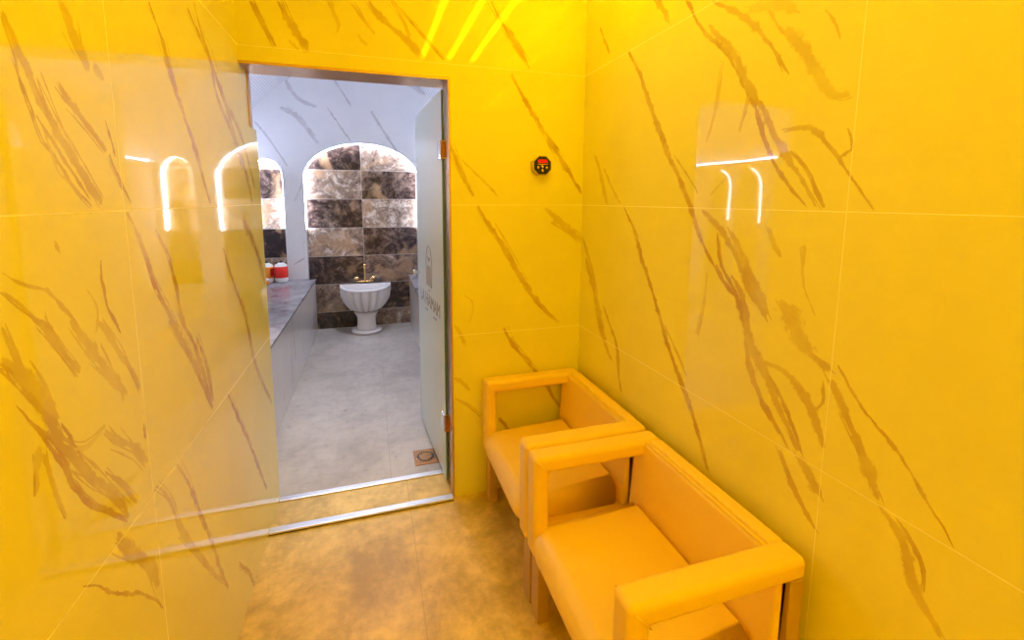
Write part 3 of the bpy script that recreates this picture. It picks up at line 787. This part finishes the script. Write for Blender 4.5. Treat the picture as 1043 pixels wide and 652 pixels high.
# ------------------------------------------------------------------ bottles at the niche
zs_ = ZB
def bottle(x, y, label, col, second, group='pump bottles on the bench'):
    e = empty('shampoo_bottle', (x, y, zs_)); tag(e, label, 'bottle', group)
    k = 1.0
    bm = lathe(bmesh.new(), [(.050, 0), (.062, .006), (.065, .02), (.065, .165), (.056, .190), (.030, .205), (.024, .212)], seg=32)
    obj('body', bm, M['white'], e, smooth=True)
    bm = lathe(bmesh.new(), [(.0655, .050), (.0668, .052), (.0668, .168), (.0655, .170)], seg=32)
    obj('label_wrap', bm, M[col], e, smooth=True)
    if second:
        bm = bmesh.new(); A = []; 
        for zz in (.066, .156):
            A.append([bm.verts.new((.0675*math.cos(t), .0675*math.sin(t), zz)) for t in [-.9+.12*i for i in range(9)]])
        for i in range(8): bm.faces.new((A[0][i], A[0][i+1], A[1][i+1], A[1][i]))
        bmesh.ops.solidify(bm, geom=bm.faces[:], thickness=.0006)
        obj('label_stripe', bm, M[second], e)
    bm = lathe(bmesh.new(), [(.022, .210), (.022, .226), (.010, .230), (.010, .236)], seg=20); 
    cap = obj('cap', bm, M['black'], e, smooth=True)
    return e
bottle(-.945, 5.31, 'white bottle with a square red label, second from the doorway edge', 'red', None)
bottle(-1.085, 5.31, 'white bottle with an orange and red label, beside the doorway edge', 'orange', 'red')
e = empty('small_jar', (-1.075, 5.19, ZB)); tag(e, 'small white and orange jar in front of the orange-labelled bottle', 'jar')
obj('jar_body', lathe(bmesh.new(), [(.028, 0), (.032, .004), (.032, .034), (.028, .038)], seg=24), M['orange'], e, smooth=True)
obj('lid', lathe(bmesh.new(), [(.033, .036), (.033, .056), (.028, .060)], seg=24), M['white'], e, smooth=True)

# ------------------------------------------------------------------ lamps
for i, (x, lab) in enumerate(((.470, 'amber ceiling tube light farthest from the right wall'), (.685, 'amber ceiling tube light, middle of the three'), (.880, 'amber ceiling tube light nearest the right wall'))):
    e = empty('tube_light', (x, 1.06, H)); tag(e, lab, 'ceiling light', 'amber tube lights on the ceiling')
    obj('housing', box(bmesh.new(), (-.024, -.84, -.022), (.024, .84, 0), .002, 1), M['alu'], e)
    obj('diffuser', box(bmesh.new(), (-.020, -.83, -.036), (.020, .83, -.022), .004, 2), M['lamp'], e)
def light(name, kind, loc, rot, energy, col, size=None, size_y=None, **kw):
    d = bpy.data.lights.new(name, kind); d.energy = energy; d.color = col
    if size: 
        if kind == 'AREA': d.shape = 'RECTANGLE'; d.size = size; d.size_y = size_y or size
        else: d.shadow_soft_size = size
    for k, v in kw.items(): setattr(d, k, v)
    o = bpy.data.objects.new(name, d); COL.objects.link(o); o.location = loc; o.rotation_euler = rot; return o
# two unseen fill tubes added behind the camera to brighten the room evenly
for x, y in ((-.05, -1.2), (.60, -1.2)):
    e = empty('tube_light', (x, y, H)); tag(e, 'added amber fill tube out of view above the rear of the room, %s' % ('left' if x < .3 else 'right'), 'ceiling light', 'amber tube lights on the ceiling')
    obj('housing', box(bmesh.new(), (-.024, -.64, -.022), (.024, .64, 0), .002, 1), M['alu'], e)
    obj('diffuser', box(bmesh.new(), (-.020, -.63, -.036), (.020, .63, -.022), .004, 2), M['fill_lamp'], e)
# recessed downlights in the vault
for x, y, pw in ((-.40, 2.85, 95), (.10, 4.3, 90)):
    z = VZ + math.sqrt(VR**2-(x-VX)**2)
    e = empty('downlight', (x, y, z)); tag(e, 'recessed round downlight in the vault, %s' % ('near the doorway' if y < 3.5 else 'over the middle of the bath'), 'ceiling light')
    obj('trim_ring', lathe(bmesh.new(), [(.045, -.012), (.045, .0), (.030, .0), (.030, -.012)], seg=24, cap=False), M['white'], e)
    l = light('downlight_beam', 'SPOT', (x, y, z-.03), (0, 0, 0), pw, (.80, .84, 1.0), .03, spot_size=math.radians(46 if y < 3.5 else 110), spot_blend=.8)

# ------------------------------------------------------------------ camera
f, cx_, cy_, yaw, pitch, roll = 456.6562, 517.435, 261.2079, .2969, .1250, -.0035
F = Vector((math.sin(yaw)*math.cos(pitch), math.cos(yaw)*math.cos(pitch), -math.sin(pitch)))
r0 = Vector((math.cos(yaw), -math.sin(yaw), 0)); d0 = F.cross(r0)
R = r0*math.cos(roll) + d0*math.sin(roll); Dn = -r0*math.sin(roll) + d0*math.cos(roll)
cam = bpy.data.cameras.new('camera'); co = bpy.data.objects.new('camera', cam); COL.objects.link(co)
m = Matrix((R, -Dn, -F)).transposed().to_4x4(); m.translation = Vector((0, 0, 1.5)); co.matrix_world = m
cam.sensor_fit = 'HORIZONTAL'; cam.sensor_width = 36; cam.lens = f/1043*36
cam.shift_x = (521.5-cx_)/1043; cam.shift_y = (cy_-326)/1043; cam.clip_start = .02
scene.camera = co

w = bpy.data.worlds.new('world'); scene.world = w; w.use_nodes = True
w.node_tree.nodes['Background'].inputs[0].default_value = (.02, .018, .015, 1)
scene.view_settings.view_transform = 'Standard'; scene.view_settings.look = 'None'
scene.view_settings.exposure = 0; scene.view_settings.gamma = 1; scene.view_settings.use_curve_mapping = False
c = scene.cycles
c.use_denoising = True; c.max_bounces = 14; c.diffuse_bounces = 8; c.glossy_bounces = 6; c.sample_clamp_indirect = 6
c.use_adaptive_sampling = False
